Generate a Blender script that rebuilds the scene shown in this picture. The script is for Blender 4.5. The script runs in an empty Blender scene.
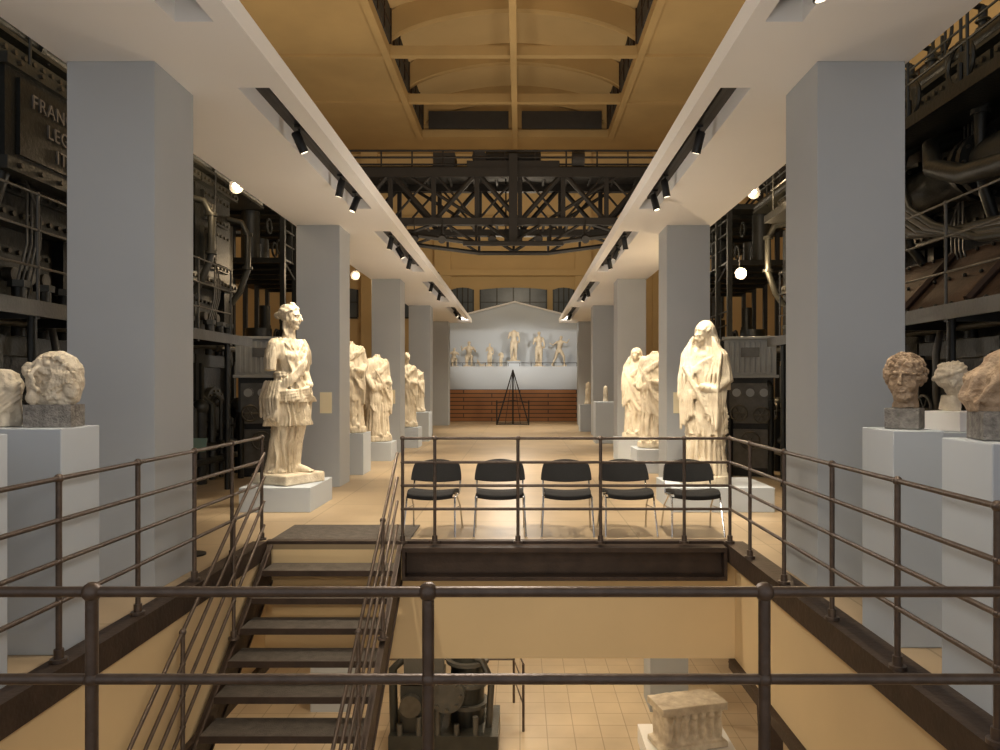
import bpy, math, random
from mathutils import Vector, Matrix, noise
R=random.Random(7)
scene=bpy.context.scene
pi=math.pi
# ------------------------------------------------------------------ materials
def mat(name,col,rough=.6,metal=0,var=.15,scale=4,bump=.0,bscale=30,col2=None,emit=None,estr=0,fold=0):
    m=bpy.data.materials.new(name); m.use_nodes=True
    nt=m.node_tree; N=nt.nodes; L=nt.links; b=N['Principled BSDF']
    b.inputs['Roughness'].default_value=rough; b.inputs['Metallic'].default_value=metal
    tc=N.new('ShaderNodeTexCoord')
    n=N.new('ShaderNodeTexNoise'); n.inputs['Scale'].default_value=scale; n.inputs['Detail'].default_value=4
    L.new(tc.outputs['Object'],n.inputs['Vector'])
    r=N.new('ShaderNodeValToRGB'); r.color_ramp.elements[0].position=.3; r.color_ramp.elements[1].position=.7
    c2=col2 if col2 else tuple(c*(1-var) for c in col)
    r.color_ramp.elements[0].color=(*c2,1); r.color_ramp.elements[1].color=(*col,1)
    L.new(n.outputs['Fac'],r.inputs['Fac']); L.new(r.outputs['Color'],b.inputs['Base Color'])
    last=None
    if fold>0:   # carved drapery creases: noise stretched along the vertical
        mp=N.new('ShaderNodeMapping'); mp.inputs['Scale'].default_value=(17,17,2.4); mp.inputs['Rotation'].default_value=(.12,.16,0)
        L.new(tc.outputs['Object'],mp.inputs['Vector'])
        nf=N.new('ShaderNodeTexNoise'); nf.inputs['Scale'].default_value=1; nf.inputs['Detail'].default_value=2.5; nf.inputs['Distortion'].default_value=.6
        L.new(mp.outputs[0],nf.inputs['Vector'])
        bf=N.new('ShaderNodeBump'); bf.inputs['Strength'].default_value=fold; bf.inputs['Distance'].default_value=.05
        L.new(nf.outputs['Fac'],bf.inputs['Height']); L.new(bf.outputs['Normal'],b.inputs['Normal']); last=bf
    if bump>0:
        n2=N.new('ShaderNodeTexNoise'); n2.inputs['Scale'].default_value=bscale; n2.inputs['Detail'].default_value=4
        L.new(tc.outputs['Object'],n2.inputs['Vector'])
        bp=N.new('ShaderNodeBump'); bp.inputs['Strength'].default_value=bump; bp.inputs['Distance'].default_value=.02
        L.new(n2.outputs['Fac'],bp.inputs['Height']); L.new(bp.outputs['Normal'],b.inputs['Normal'])
        if last: L.new(last.outputs['Normal'],bp.inputs['Normal'])
    if emit:
        b.inputs['Emission Color'].default_value=(*emit,1); b.inputs['Emission Strength'].default_value=estr
    return m
def tilemat(name,c1,c2,mortar,size,rough,ms=.01,offset=0.0,h=None,swz=False):
    m=mat(name,c1,rough); nt=m.node_tree; N=nt.nodes; L=nt.links; b=N['Principled BSDF']
    tc=N.new('ShaderNodeTexCoord'); br=N.new('ShaderNodeTexBrick')
    br.offset=offset; br.inputs['Scale'].default_value=1; br.inputs['Brick Width'].default_value=size
    br.inputs['Row Height'].default_value=h or size; br.inputs['Mortar Size'].default_value=ms
    br.inputs['Color1'].default_value=(*c1,1); br.inputs['Color2'].default_value=(*c2,1); br.inputs['Mortar'].default_value=(*mortar,1)
    if swz:
        sp=N.new('ShaderNodeSeparateXYZ'); cb=N.new('ShaderNodeCombineXYZ')
        L.new(tc.outputs['Object'],sp.inputs[0]); L.new(sp.outputs['X'],cb.inputs['X']); L.new(sp.outputs['Z'],cb.inputs['Y'])
        L.new(cb.outputs[0],br.inputs['Vector'])
    else: L.new(tc.outputs['Object'],br.inputs['Vector'])
    n=N.new('ShaderNodeTexNoise'); n.inputs['Scale'].default_value=1.3; n.inputs['Detail'].default_value=6
    L.new(tc.outputs['Object'],n.inputs['Vector'])
    rp=N.new('ShaderNodeValToRGB'); rp.color_ramp.elements[0].position=.3; rp.color_ramp.elements[1].position=.7
    rp.color_ramp.elements[0].color=(.70,.70,.70,1); rp.color_ramp.elements[1].color=(1,1,1,1)
    L.new(n.outputs['Fac'],rp.inputs['Fac'])
    mx=N.new('ShaderNodeMix'); mx.data_type='RGBA'; mx.blend_type='MULTIPLY'; mx.inputs[0].default_value=.7
    L.new(br.outputs['Color'],mx.inputs[6]); L.new(rp.outputs['Color'],mx.inputs[7])
    L.new(mx.outputs[2],b.inputs['Base Color'])
    return m
M_col=mat('painted_grey_blue',(.43,.455,.475),.75,var=.05,scale=1.5)
M_ped=mat('pedestal_paint',(.50,.545,.59),.7,var=.04,scale=2)
M_soffit=mat('soffit_plaster',(.88,.87,.85),.8,var=.03,scale=1)
M_ochre=mat('ochre_ceiling',(.50,.345,.155),.85,var=.16,scale=.5)
M_ochre2=mat('ochre_light',(.64,.47,.24),.85,var=.1,scale=.6)
M_yellow=mat('yellow_plaster',(.68,.50,.25),.85,var=.08,scale=.8)
M_pit=mat('pit_plaster',(.72,.54,.30),.8,var=.08,scale=1.2)
M_floor=tilemat('floor_tiles',(.50,.38,.24),(.45,.34,.21),(.32,.24,.14),1.2,.40,.008)
M_lfloor=tilemat('lower_floor_tiles',(.60,.49,.34),(.56,.45,.31),(.38,.30,.20),.4,.4,.008)
M_iron=mat('rail_iron',(.145,.112,.092),.38,.6,var=.3,scale=20,bump=.15,bscale=60)
M_rust=mat('brown_steel',(.070,.046,.033),.55,.4,var=.4,scale=6,bump=.2)
M_tread=mat('stair_tread',(.125,.107,.09),.6,.3,var=.4,scale=14,bump=.5,bscale=90)
M_eng=mat('engine_dark',(.024,.0245,.021),.38,.3,var=.5,scale=3,bump=.3,bscale=25)
M_eng2=mat('engine_grey',(.050,.050,.042),.38,.4,var=.4,scale=4,bump=.2)
M_eng3=mat('engine_rust',(.085,.050,.032),.6,.3,var=.5,scale=3,bump=.3)
M_eng4=mat('engine_pipe_grey',(.11,.105,.092),.42,.4,var=.3,scale=4,bump=.2)
M_bright=mat('engine_steel',(.14,.13,.11),.35,.8,var=.3,scale=8)
M_truss=mat('truss_steel',(.012,.009,.0075),.7,0,var=.3)
M_cab=mat('cabinet_grey',(.34,.36,.37),.5,.2,var=.15,scale=6)
M_black=mat('black_plastic',(.012,.012,.013),.45,0,var=.2)
M_chair=mat('black_upholstery',(.009,.009,.010),.85,0,var=.2,scale=40,bump=.2,bscale=300)
M_chrome=mat('chrome',(.7,.7,.7),.15,1,var=.02)
M_marble=mat('marble_warm',(.78,.69,.53),.55,0,scale=5,bump=.25,bscale=45,col2=(.52,.43,.30),fold=.75)
M_marbleN=mat('marble_smooth',(.78,.69,.53),.55,0,scale=5,bump=.25,bscale=45,col2=(.55,.46,.33))
M_marble2=mat('marble_brown',(.50,.37,.25),.7,0,scale=14,bump=.6,bscale=60,col2=(.22,.15,.09))
M_marble3=mat('marble_pale',(.74,.66,.52),.6,0,scale=9,bump=.4,bscale=50,col2=(.48,.40,.29))
M_rock=mat('base_stone',(.30,.28,.25),.85,0,scale=25,bump=.9,bscale=70,col2=(.14,.13,.12))
M_bluewall=mat('pediment_blue_white',(.56,.61,.66),.8,var=.04,scale=1)
M_wood=tilemat('wood_planks',(.38,.16,.05),(.32,.13,.04),(.07,.03,.01),2.4,.5,.02,.5,.17,swz=True)
M_slot=mat('slot_dark',(.045,.042,.04),.7,0)
M_glass=mat('window_dark_glass',(.10,.12,.13),.3,0,var=.3,scale=2)
M_label=mat('label_card',(.92,.82,.56),.6,0,var=.03)
M_sign=mat('sign_green',(.05,.12,.11),.4,0,var=.1)
M_lamp=mat('lamp_emitter',(1,.9,.7),.5,0,emit=(1,.80,.5),estr=25)
M_lamp2=mat('lens_emitter',(1,.9,.7),.5,0,emit=(1,.85,.6),estr=3)
M_letter=mat('letter_metal',(.17,.155,.14),.5,.2)

# ------------------------------------------------------------------ mesh builder
class MB:
    def __init__(s): s.v=[]; s.f=[]; s.m=[]
    def add(s,vs,fs,m=0,mtx=None):
        o=len(s.v)
        s.v+= [tuple(mtx@Vector(v)) for v in vs] if mtx else [tuple(v) for v in vs]
        for f in fs: s.f.append([i+o for i in f]); s.m.append(m)
    def box(s,x0,x1,y0,y1,z0,z1,m=0,mtx=None):
        if x0>x1:x0,x1=x1,x0
        if y0>y1:y0,y1=y1,y0
        if z0>z1:z0,z1=z1,z0
        vs=[(x0,y0,z0),(x1,y0,z0),(x1,y1,z0),(x0,y1,z0),(x0,y0,z1),(x1,y0,z1),(x1,y1,z1),(x0,y1,z1)]
        s.add(vs,[(0,3,2,1),(4,5,6,7),(0,1,5,4),(1,2,6,5),(2,3,7,6),(3,0,4,7)],m,mtx)
    def tube(s,pts,rad,seg=10,m=0,mtx=None,cap=True,rnd=False):
        pts=[Vector(p) for p in pts]
        if not isinstance(rad,(list,tuple)): rad=[rad]*len(pts)
        rad=list(rad)
        if rnd:
            a=(pts[0]-pts[1]).normalized(); b=(pts[-1]-pts[-2]).normalized()
            r0,r1=rad[0],rad[-1]; P=pts; Rr=rad
            pts=[P[0]+a*r0*.95,P[0]+a*r0*.7]+P+[P[-1]+b*r1*.7,P[-1]+b*r1*.95]
            rad=[r0*.3,r0*.72]+Rr+[r1*.72,r1*.3]
        n=len(pts); vs=[]; up=None
        for i,p in enumerate(pts):
            t=(pts[min(i+1,n-1)]-pts[max(i-1,0)])
            if t.length<1e-9: t=Vector((0,0,1))
            t.normalize()
            if up is None:
                up=Vector((0,0,1)) if abs(t.z)<.9 else Vector((1,0,0))
            x=up.cross(t)
            if x.length<1e-6: x=Vector((0,1,0)).cross(t)
            x.normalize(); y=t.cross(x); up=y
            for k in range(seg):
                a=2*pi*k/seg; vs.append(p+x*math.cos(a)*rad[i]+y*math.sin(a)*rad[i])
        fs=[]
        for i in range(n-1):
            for k in range(seg):
                a=i*seg+k; b=i*seg+(k+1)%seg; fs.append((a,b,b+seg,a+seg))
        if cap: fs.append(tuple(range(seg))[::-1]); fs.append(tuple((n-1)*seg+k for k in range(seg)))
        s.add(vs,fs,m,mtx)
    def cyl(s,p0,p1,r,seg=12,m=0,r1=None,mtx=None): s.tube([p0,p1],[r,r if r1 is None else r1],seg,m,mtx)
    def sph(s,c,r,m=0,seg=14,rings=8,mtx=None,rot=None):
        if not isinstance(r,(list,tuple)): r=(r,r,r)
        c=Vector(c); vs=[]; fs=[]
        def P(x,y,z):
            q=Vector((x*r[0],y*r[1],z*r[2]))
            if rot: q=rot@q
            return c+q
        vs.append(P(0,0,-1))
        for i in range(1,rings):
            a=-pi/2+pi*i/rings
            for k in range(seg):
                b=2*pi*k/seg; vs.append(P(math.cos(a)*math.cos(b),math.cos(a)*math.sin(b),math.sin(a)))
        vs.append(P(0,0,1)); T=len(vs)-1
        for k in range(seg):
            k2=(k+1)%seg; fs.append((0,1+k2,1+k)); fs.append((T,T-seg+k,T-seg+k2))
            for i in range(rings-2):
                a=1+i*seg; fs.append((a+k,a+k2,a+seg+k2,a+seg+k))
        s.add(vs,fs,m,mtx)
    def torus(s,c,R_,r,axis='x',seg=20,m=0,mtx=None):
        c=Vector(c); pts=[]
        for k in range(seg+1):
            a=2*pi*k/seg; u,v=math.cos(a)*R_,math.sin(a)*R_
            pts.append(c+Vector({'x':(0,u,v),'y':(u,0,v),'z':(u,v,0)}[axis]))
        s.tube(pts,r,6,m,mtx,cap=False)
    def loft(s,keys,n=72,levels=50,m=0,mtx=None,fold=9,ph=0,tw=0,irr=.35,seed=0):
        keys=sorted(keys); z0,z1=keys[0][0],keys[-1][0]; vs=[]
        for i in range(levels+1):
            z=z0+(z1-z0)*i/levels
            for j in range(len(keys)-1):
                if keys[j][0]<=z<=keys[j+1][0]+1e-9: break
            a,b=keys[j],keys[j+1]; t=(z-a[0])/(b[0]-a[0]); t=t*t*(3-2*t)
            cx,cy,rx,ry,am=[a[q]+(b[q]-a[q])*t for q in range(1,6)]
            for k in range(n):
                th=2*pi*k/n
                w=th+irr*math.sin(2*th+seed)+.12*math.sin(z*9+seed+th*2)
                f=1-abs(math.sin(fold*.5*w+ph+tw*z))*2
                f+= .5*math.sin(fold*1.7*w+seed*2+tw*1.6*z)
                q=1+am*f/max(rx,.01)*1.0
                vs.append((cx+rx*q*math.cos(th),cy+ry*q*math.sin(th),z))
        fs=[]
        for i in range(levels):
            for k in range(n):
                a=i*n+k; b=i*n+(k+1)%n; fs.append((a,b,b+n,a+n))
        fs.append(tuple(range(n))[::-1]); fs.append(tuple(levels*n+k for k in range(n)))
        s.add(vs,fs,m,mtx)
    def plate(s,fn,nu,nv,m=0,mtx=None):
        vs=[];
        for side in (0,1):
            for i in range(nu+1):
                for j in range(nv+1):
                    p,o=fn(i/nu,j/nv); p=Vector(p); vs.append(p+Vector(o)*side)
        W=nv+1; T=(nu+1)*W; fs=[]
        for i in range(nu):
            for j in range(nv):
                a=i*W+j; fs.append((a,a+1,a+W+1,a+W)); fs.append((T+a,T+a+W,T+a+W+1,T+a+1))
        for i in range(nu):
            a=i*W; fs.append((a,a+W,T+a+W,T+a)); a=i*W+nv; fs.append((a,T+a,T+a+W,a+W))
        for j in range(nv):
            a=j; fs.append((a,T+a,T+a+1,a+1)); a=nu*W+j; fs.append((a,a+1,T+a+1,T+a))
        s.add(vs,fs,m,mtx)
    def obj(s,name,mats,parent=None,loc=(0,0,0),rotz=0,smooth=True,bevel=0):
        me=bpy.data.meshes.new(name); me.from_pydata(s.v,[],s.f)
        for mm in (mats if isinstance(mats,(list,tuple)) else [mats]): me.materials.append(mm)
        me.polygons.foreach_set('material_index',s.m)
        if smooth:
            me.polygons.foreach_set('use_smooth',[True]*len(s.f)); me.set_sharp_from_angle(angle=math.radians(38))
        me.update()
        o=bpy.data.objects.new(name,me); scene.collection.objects.link(o)
        o.location=loc; o.rotation_euler=(0,0,rotz)
        if parent: o.parent=parent
        if bevel:
            b=o.modifiers.new('bevel','BEVEL'); b.width=bevel; b.segments=2; b.limit_method='ANGLE'
        return o
def empty(name,loc=(0,0,0),rotz=0):
    e=bpy.data.objects.new(name,None); scene.collection.objects.link(e); e.location=loc; e.rotation_euler=(0,0,rotz); e.empty_display_size=.1
    return e
def sculpt(o,voxel=.014,disp=.006,dscale=.12,sm=2):
    r=o.modifiers.new('remesh','REMESH'); r.mode='VOXEL'; r.voxel_size=voxel; r.use_smooth_shade=True
    if sm:
        q=o.modifiers.new('smooth','SMOOTH'); q.iterations=sm; q.factor=.5
    if disp:
        t=bpy.data.textures.new('clouds','CLOUDS'); t.noise_scale=dscale; t.noise_depth=3
        d=o.modifiers.new('disp','DISPLACE'); d.texture=t; d.strength=disp; d.mid_level=.5
def bx(name,x0,x1,y0,y1,z0,z1,m,bevel=0,parent=None):
    b=MB(); b.box(x0,x1,y0,y1,z0,z1); return b.obj(name,m,smooth=False,bevel=bevel,parent=parent)

# ------------------------------------------------------------------ room shell
XL,XR,YB,YF=-13,13,-3,36.5
PL,PR,PN,PF=-2.48,2.09,2.0,7.2      # opening in floor
ZC=12.95; ZL=-3.6
b=MB()
b.box(XL,XR,PF,YF,-.05,0); b.box(XL,PL,YB,PF,-.05,0); b.box(PR,XR,YB,PF,-.05,0); b.box(PL,PR,YB,PN,-.05,0)
b.obj('floor',M_floor,smooth=False)
b=MB()
b.box(PL-.25,PR+.25,PF,PF+.3,-1.11,-.05); b.box(PL-.3,PL,PN,PF,-1.11,-.05); b.box(PR,PR+.3,PN,PF,-1.11,-.05); b.box(PL-.25,PR+.25,PN-.3,PN,-1.11,-.05)
b.obj('wall_opening',M_pit,smooth=False)
b=MB()
b.box(XL,XR,PF+.3,YF,-.35,-.05); b.box(XL,PL-.3,YB,PF+.3,-.35,-.05); b.box(PR+.3,XR,YB,PF+.3,-.35,-.05); b.box(PL-.3,PR+.3,YB,PN-.3,-.35,-.05)
b.obj('ceiling_lower',M_pit,smooth=False)
bx('floor_lower',XL,XR,YB,YF,ZL-.1,ZL,M_lfloor)
b=MB(); b.box(XL,XR,21,21.3,ZL,-.35); b.obj('wall_lower',M_pit,smooth=False)
b=MB()
b.box(PL-.12,PL-.0,PN,PF,0,.03)
b.box(PR-.11,PR+.08,PN,PF,0,.03)
b.box(PL,PL+.015,PN,PF,-.14,.03); b.box(PR-.11,PR-.0,PN,PF,-.14,.0)
b.box(PL,PR,PF,PF+.1,0,.03)
b.box(PR-.06,PR+.3,PN,PF,-1.2,-1.112); b.box(PL-.3,PL+.05,PN,PF,-1.2,-1.112)
b.obj('trim_opening',M_rust,smooth=False)
b=MB(); X0,X1=-1.12,1.97
b.box(X0,X1,7.02,7.2,-.04,0.005); b.box(X0,X1,7.02,7.2,-.31,-.27); b.box(X0,X1,7.13,7.16,-.27,-.04)
for i in range(16):
    x=X0+.1+i*.192; b.cyl((x,7.02,-.29),(x,7.01,-.29),.012)
b.box(X0,X0+.03,7.02,7.19,-.27,-.04); b.box(X1-.03,X1,7.02,7.19,-.27,-.04)
b.obj('steel_beam',M_rust,smooth=False,bevel=.004)
bx('trim_landing',PL,-1.1,7.3,8.15,0,.012,M_tread)

def wallpanel(name,boxes,m): 
    b=MB()
    for q in boxes: b.box(*q)
    return b.obj(name,m,smooth=False)
wallpanel('wall_back',[(XL,XR,YF,YF+.3,ZL,ZC+2.9)],M_yellow)
wallpanel('wall_left',[(XL-.3,XL,YB,YF,ZL,ZC+.3)],M_yellow)
wallpanel('wall_right',[(XR,XR+.3,YB,YF,ZL,ZC+.3)],M_yellow)
b=MB()
for x in (-11,-7.4,-3.8,3.1,6.9,10.7): b.box(x-.4,x+.4,YF-.25,YF,0,ZC)
b.box(XL,XR,YF-.35,YF,6.9,7.2); b.box(XL,XR,YF-.3,YF,9.6,9.8)
b.obj('trim_back',M_yellow,smooth=False)
def window(name,x0,x1,z0,z1,y):
    e=empty(name,((x0+x1)/2,y,z0))
    b=MB(); w=(x1-x0)/2; h=z1-z0
    top=lambda t: h-.10*(2*t-1)**2
    b.plate(lambda u,v:((-w+2*w*u,-.02,v*top(u)),(0,.02,0)),10,1,0)
    b.obj('pane',M_glass,parent=e,smooth=False)
    b=MB()
    b.box(-w,w,-.08,-.02,-.08,0)
    for i in range(5): 
        x=-w+2*w*i/4; b.box(x-.035,x+.035,-.06,0,0,top(i/4))
    b.box(-w,w,-.06,0,h*.5-.02,h*.5+.02)
    b.obj('frame',M_eng2,parent=e,smooth=False)
for i,(a,c) in enumerate([(-3.35,-2.3),(-1.95,1.3),(1.65,2.65),(-6.8,-4.6),(3.9,6.1),(-10.3,-8),(7.6,10)]):
    window('window_%d'%(i+1),a,c,4.9,6.35,YF-.01)
for s,X in ((-1,XL),(1,XR)):
    for j,y in enumerate((8,13,18,23.5,29)):
        b=MB(); b.box(X-s*.0,X-s*.04,y-1,y+1,9.3,11.8,0)
        for k in range(5): b.box(X-s*.0,X-s*.08,y-1+k*.5-.03,y-1+k*.5+.03,9.3,11.8,1)
        for k in range(4): b.box(X-s*.0,X-s*.08,y-1,y+1,9.3+k*.83-.03,9.3+k*.83+.03,1)
        b.obj('window_%d'%(10+j+(5 if s>0 else 0)),[M_glass,M_rust],smooth=False)
W=4.25; YW=34.0; q0=-.22; WL,WR=q0-W,q0+W; H1=1.55
b=MB()
b.box(XL,WL,YB,YF,ZC,ZC+.2); b.box(WR,XR,YB,YF,ZC,ZC+.2); b.box(WL,WR,YW,YF,ZC,ZC+.2)
b.box(WL-.1,WL,YB,YW,ZC+.2,ZC+H1+.2); b.box(WR,WR+.1,YB,YW,ZC+.2,ZC+H1+.2); b.box(WL,WR,YW,YW+.1,ZC+.2,ZC+2.6)
b.obj('ceiling',M_ochre,smooth=False)
P=4.2
b=MB()
b.plate(lambda u,v:((WL+2*W*v,YB+(YW-YB)*u,ZC+H1+.75*(1-(2*v-1)**2)),(0,0,.1)),2,24,0)
b.obj('ceiling_vault',M_ochre2)
b=MB(); y=YW
while y>YB:
    b.plate(lambda u,v:((WL+2*W*v,y-.15+.3*u,ZC+.55+(1.0)*(1-(2*v-1)**2)**.8),(0,0,.9)),1,24,0)
    b.box(WL,WR,y-.14,y+.14,ZC-.05,ZC+.28)
    y-=P
b.box(q0-.11,q0+.11,YB,YF,ZC-.30,ZC+.30)
b.box(WL-.25,WL,YB,YW,ZC-.12,ZC); b.box(WR,WR+.25,YB,YW,ZC-.12,ZC)
y=YW-P
while y>YB:
    b.box(XL,WL-.25,y-.10,y+.10,ZC-.10,ZC); b.box(WR+.25,XR,y-.10,y+.10,ZC-.10,ZC); y-=P
b.obj('trim_ceiling_beams',M_ochre,smooth=False)
b=MB(); y=YW
while y>YB:
    for (Xs,s) in ((WL,1),(WR,-1)):
        b.box(Xs,Xs+s*.05,y-P+.35,y-.35,ZC+.25,ZC+1.45,0)
        for k in range(4): b.box(Xs,Xs+s*.09,y-P+.35+k*1.167-.04,y-P+.35+k*1.167+.04,ZC+.25,ZC+1.45,1)
        b.box(Xs,Xs+s*.08,y-P+.35,y-.35,ZC+.82,ZC+.88,1)
    y-=P
for xa,xb in ((WL+.3,q0-.3),(q0+.3,WR-.3)):
    b.box(xa,xb,YW-.24,YW-.19,ZC+.30,ZC+1.1,0)
b.obj('window_20',[M_slot,M_rust],smooth=False)

# ------------------------------------------------------------------ columns + soffit gallery
CX=[(-3.40,-2.74),(2.23,2.89)]
CY=[5.55,11.25,16.95,22.6,28.3]
ZS=3.98
for ci,(a,c) in enumerate(CX):
    for yi,y in enumerate(CY):
        o=bx('column',a,c,y,y+.66,0,ZS,M_col,bevel=.006)
        if yi in (1,2):
            bx('label_card',a+.36*(1-ci)+.1*ci,a+.36*(1-ci)+.1*ci+.18,y-.008,y,1.12,1.44,M_label,parent=o)
bays=[(.4,4.95),(6.05,10.2),(11.7,15.9),(17.4,21.6),(23.1,27.3)]
def soffit(name,xo,xi,sa,sc):
    b=MB(); y0,y1=-2.5,29.0
    lo,hi=min(xo,xi),max(xo,xi); s0,s1=min(sa,sc),max(sa,sc)
    b.box(lo,s0,y0,y1,ZS,ZS+.16); b.box(s1,hi,y0,y1,ZS,ZS+.16)
    ys=[y0]+[q for p in bays for q in p]+[y1]
    for i in range(0,len(ys),2): b.box(s0,s1,ys[i],ys[i+1],ZS,ZS+.16)
    b.box(s0-.02,s1+.02,y0,y1,ZS+.16,ZS+.2,1)
    b.obj(name,[M_soffit,M_slot],smooth=False)
soffit('ceiling_gallery_left',-3.43,-1.89,-2.31,-2.05)
soffit('ceiling_gallery_right',2.92,1.52,1.64,1.89)

SPC=(1,.86,.66)
def spotfix(x,y,tx,ty,tz,power=260,size=50,fix=True,col=SPC):
    p=Vector((x,y,ZS-.02)); d=(Vector((tx,ty,tz))-p).normalized()
    if fix:
        e=empty('track_spotlight',(x,y,ZS+.118))
        b=MB(); o=Vector((x,y,ZS+.118))
        q=p-o
        b.cyl((0,0,0),(0,0,q.z),.012); b.box(-.03,.03,-.06,.06,-.025,0)
        b.tube([q-d*.09,q-d*.075,q+d*.08,q+d*.12],[.033,.045,.045,.047],14,cap=True)
        b.obj('lamp_body',M_black,parent=e)
        b=MB(); b.cyl(q+d*.1201,q+d*.123,.034); b.obj('lamp_lens',M_lamp2,parent=e)
    l=bpy.data.lights.new('spot','SPOT'); l.energy=power; l.spot_size=math.radians(size); l.spot_blend=.8; l.color=col; l.shadow_soft_size=.05
    o=bpy.data.objects.new('spot_light',l); scene.collection.objects.link(o); o.location=p+d*.15
    o.rotation_euler=d.to_track_quat('-Z','Y').to_euler()
xl,xr=-2.18,1.765
NEU=(1,.93,.84)
T=[(xl,9.0,-2.9,9.5,1.2,250,44,None),(xl,9.8,-2.95,9.5,1.8,170,36,None),(xr,9.0,2.35,9.4,1.2,250,44,None),(xr,9.7,2.35,9.4,1.5,140,44,None),
   (xl,7.3,-.6,8.7,0,380,95,None),(xr,7.3,1.0,8.7,0,380,95,None),
   (xl,4.3,-2.85,4.4,1.2,120,50,None),(xr,4.4,2.4,4.5,1.2,110,50,None),(xl,3.4,.2,7.2,-.8,220,70,None),(xr,3.2,2.3,3.6,1.2,90,50,None),
   (xl,12.5,-2.95,13,1.2,240,46,None),(xl,14.6,-2.95,15.4,1.2,260,46,None),(xl,13.4,0,14,0,380,100,None),(xr,12.5,2.4,13.3,1.2,260,46,None),(xr,14.6,2.4,15.3,1.2,260,46,None),(xr,13.5,0,15,0,380,100,None),
   (xl,18.2,-2.85,18.4,1.2,240,46,None),(xl,20.0,-2.85,20.6,1.2,240,46,None),(xr,19.2,2.35,19.9,1.2,180,46,None),(xr,20.3,0,20.5,0,380,100,None),
   (xl,25,0,25,0,380,100,None),(xr,26,0,27,0,380,100,None),(xl,26.8,-1,33.3,3,380,55,NEU),(xr,26.8,1,33.3,3,380,55,NEU)]
for x,y,tx,ty,tz,pw,sz,cc in T: 
    spotfix(x,y,tx,ty,tz,pw,sz,True,cc or SPC)
b=MB()
for x in (xl,xr):
    for p in bays: b.box(x-.02,x+.02,p[0]+.05,p[1]-.05,ZS+.12,ZS+.158)
b.obj('lighting_track',M_black,smooth=False)

# ------------------------------------------------------------------ railings
RH=[1.005,.775,.55,.325]
def rail(b,pts,posts):
    for h in RH:
        b.tube([(p[0],p[1],p[2]+h) for p in pts],.014,10)
    for p in posts:
        b.cyl((p[0],p[1],p[2]-.0),(p[0],p[1],p[2]+1.005),.016,12)
        b.cyl((p[0],p[1],p[2]),(p[0],p[1],p[2]+.02),.045,14)
        b.cyl((p[0],p[1],p[2]+.02),(p[0],p[1],p[2]+.07),.026,12)
        for h in RH: b.sph((p[0],p[1],p[2]+h),.026 if h>1 else .021,0,12,8)
b=MB(); yF=1.95
rail(b,[(-2.52,yF,0),(2.02,yF,0)],[(-1.128+.886*i,yF,0) for i in range(-1,4)]+[(-2.52,yF,0)])
b.obj('guard_railing',M_iron)
b=MB(); xr_=2.02; zz=.032
rail(b,[(xr_,2.1,zz),(xr_,7.12,zz),(-1.13,7.12,zz)],
     [(xr_,y,zz) for y in (2.3,3.13,3.96,4.79,5.66,6.5,7.12)]+[(x,7.12,zz) for x in (-1.13,-.82,-.02,.775,1.58)])
b.obj('guard_railing',M_iron)
b=MB(); xl_=-2.53
rail(b,[(xl_,2.1,zz),(xl_,7.25,zz)],[(xl_,y,zz) for y in (2.4,3.22,4.06,4.9,5.75,6.5,7.25)])
b.obj('guard_railing',M_iron)
# ------------------------------------------------------------------ stairs
e=empty('metal_staircase',(-.04,0,0))
b=MB(); n=20; dz=.18; dy=.27; SX0,SX1=-2.36,-1.15
for k in range(1,n):
    y=7.2-dy*k; z=-dz*k
    b.box(SX0,SX1,y-.04,y+.27,z-.035,z,0); b.box(SX0,SX1,y-.05,y-.04,z-.05,z+.002,1)
b.obj('treads',[M_tread,M_rust],parent=e,smooth=False)
b=MB()
for x in (SX0-.05,SX1):
    A=Vector((x,7.19,.0)); B=A+Vector((0,-dy*(n-.2),-dz*(n-.2)))
    for (o0,o1,w0,w1) in ((-.30,0,.015,.035),(-.02,.0,0,.05),(-.32,-.30,0,.05)):
        vs=[]
        for Pp in (A,B):
            for o in (o0,o1):
                for w in (w0,w1): vs.append(Pp+Vector((w,0,0))+Vector((0,0,o*1.15)))
        b.add(vs,[(0,1,3,2),(4,6,7,5),(0,2,6,4),(1,5,7,3),(0,4,5,1),(2,3,7,6)],0)
b.obj('stringers',M_rust,parent=e,smooth=False)
b=MB()
for x in (SX0-.02,SX1+.03):
    st=[(x,7.0,-.1)]+[(x,7.2-dy*n,.03-dz*n)]
    rail(b,st,[(x,7.2-dy*k,.03-dz*k) for k in (3.5,7,10.5,14,17.5)])
b.obj('handrails',M_iron,parent=e)

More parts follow.
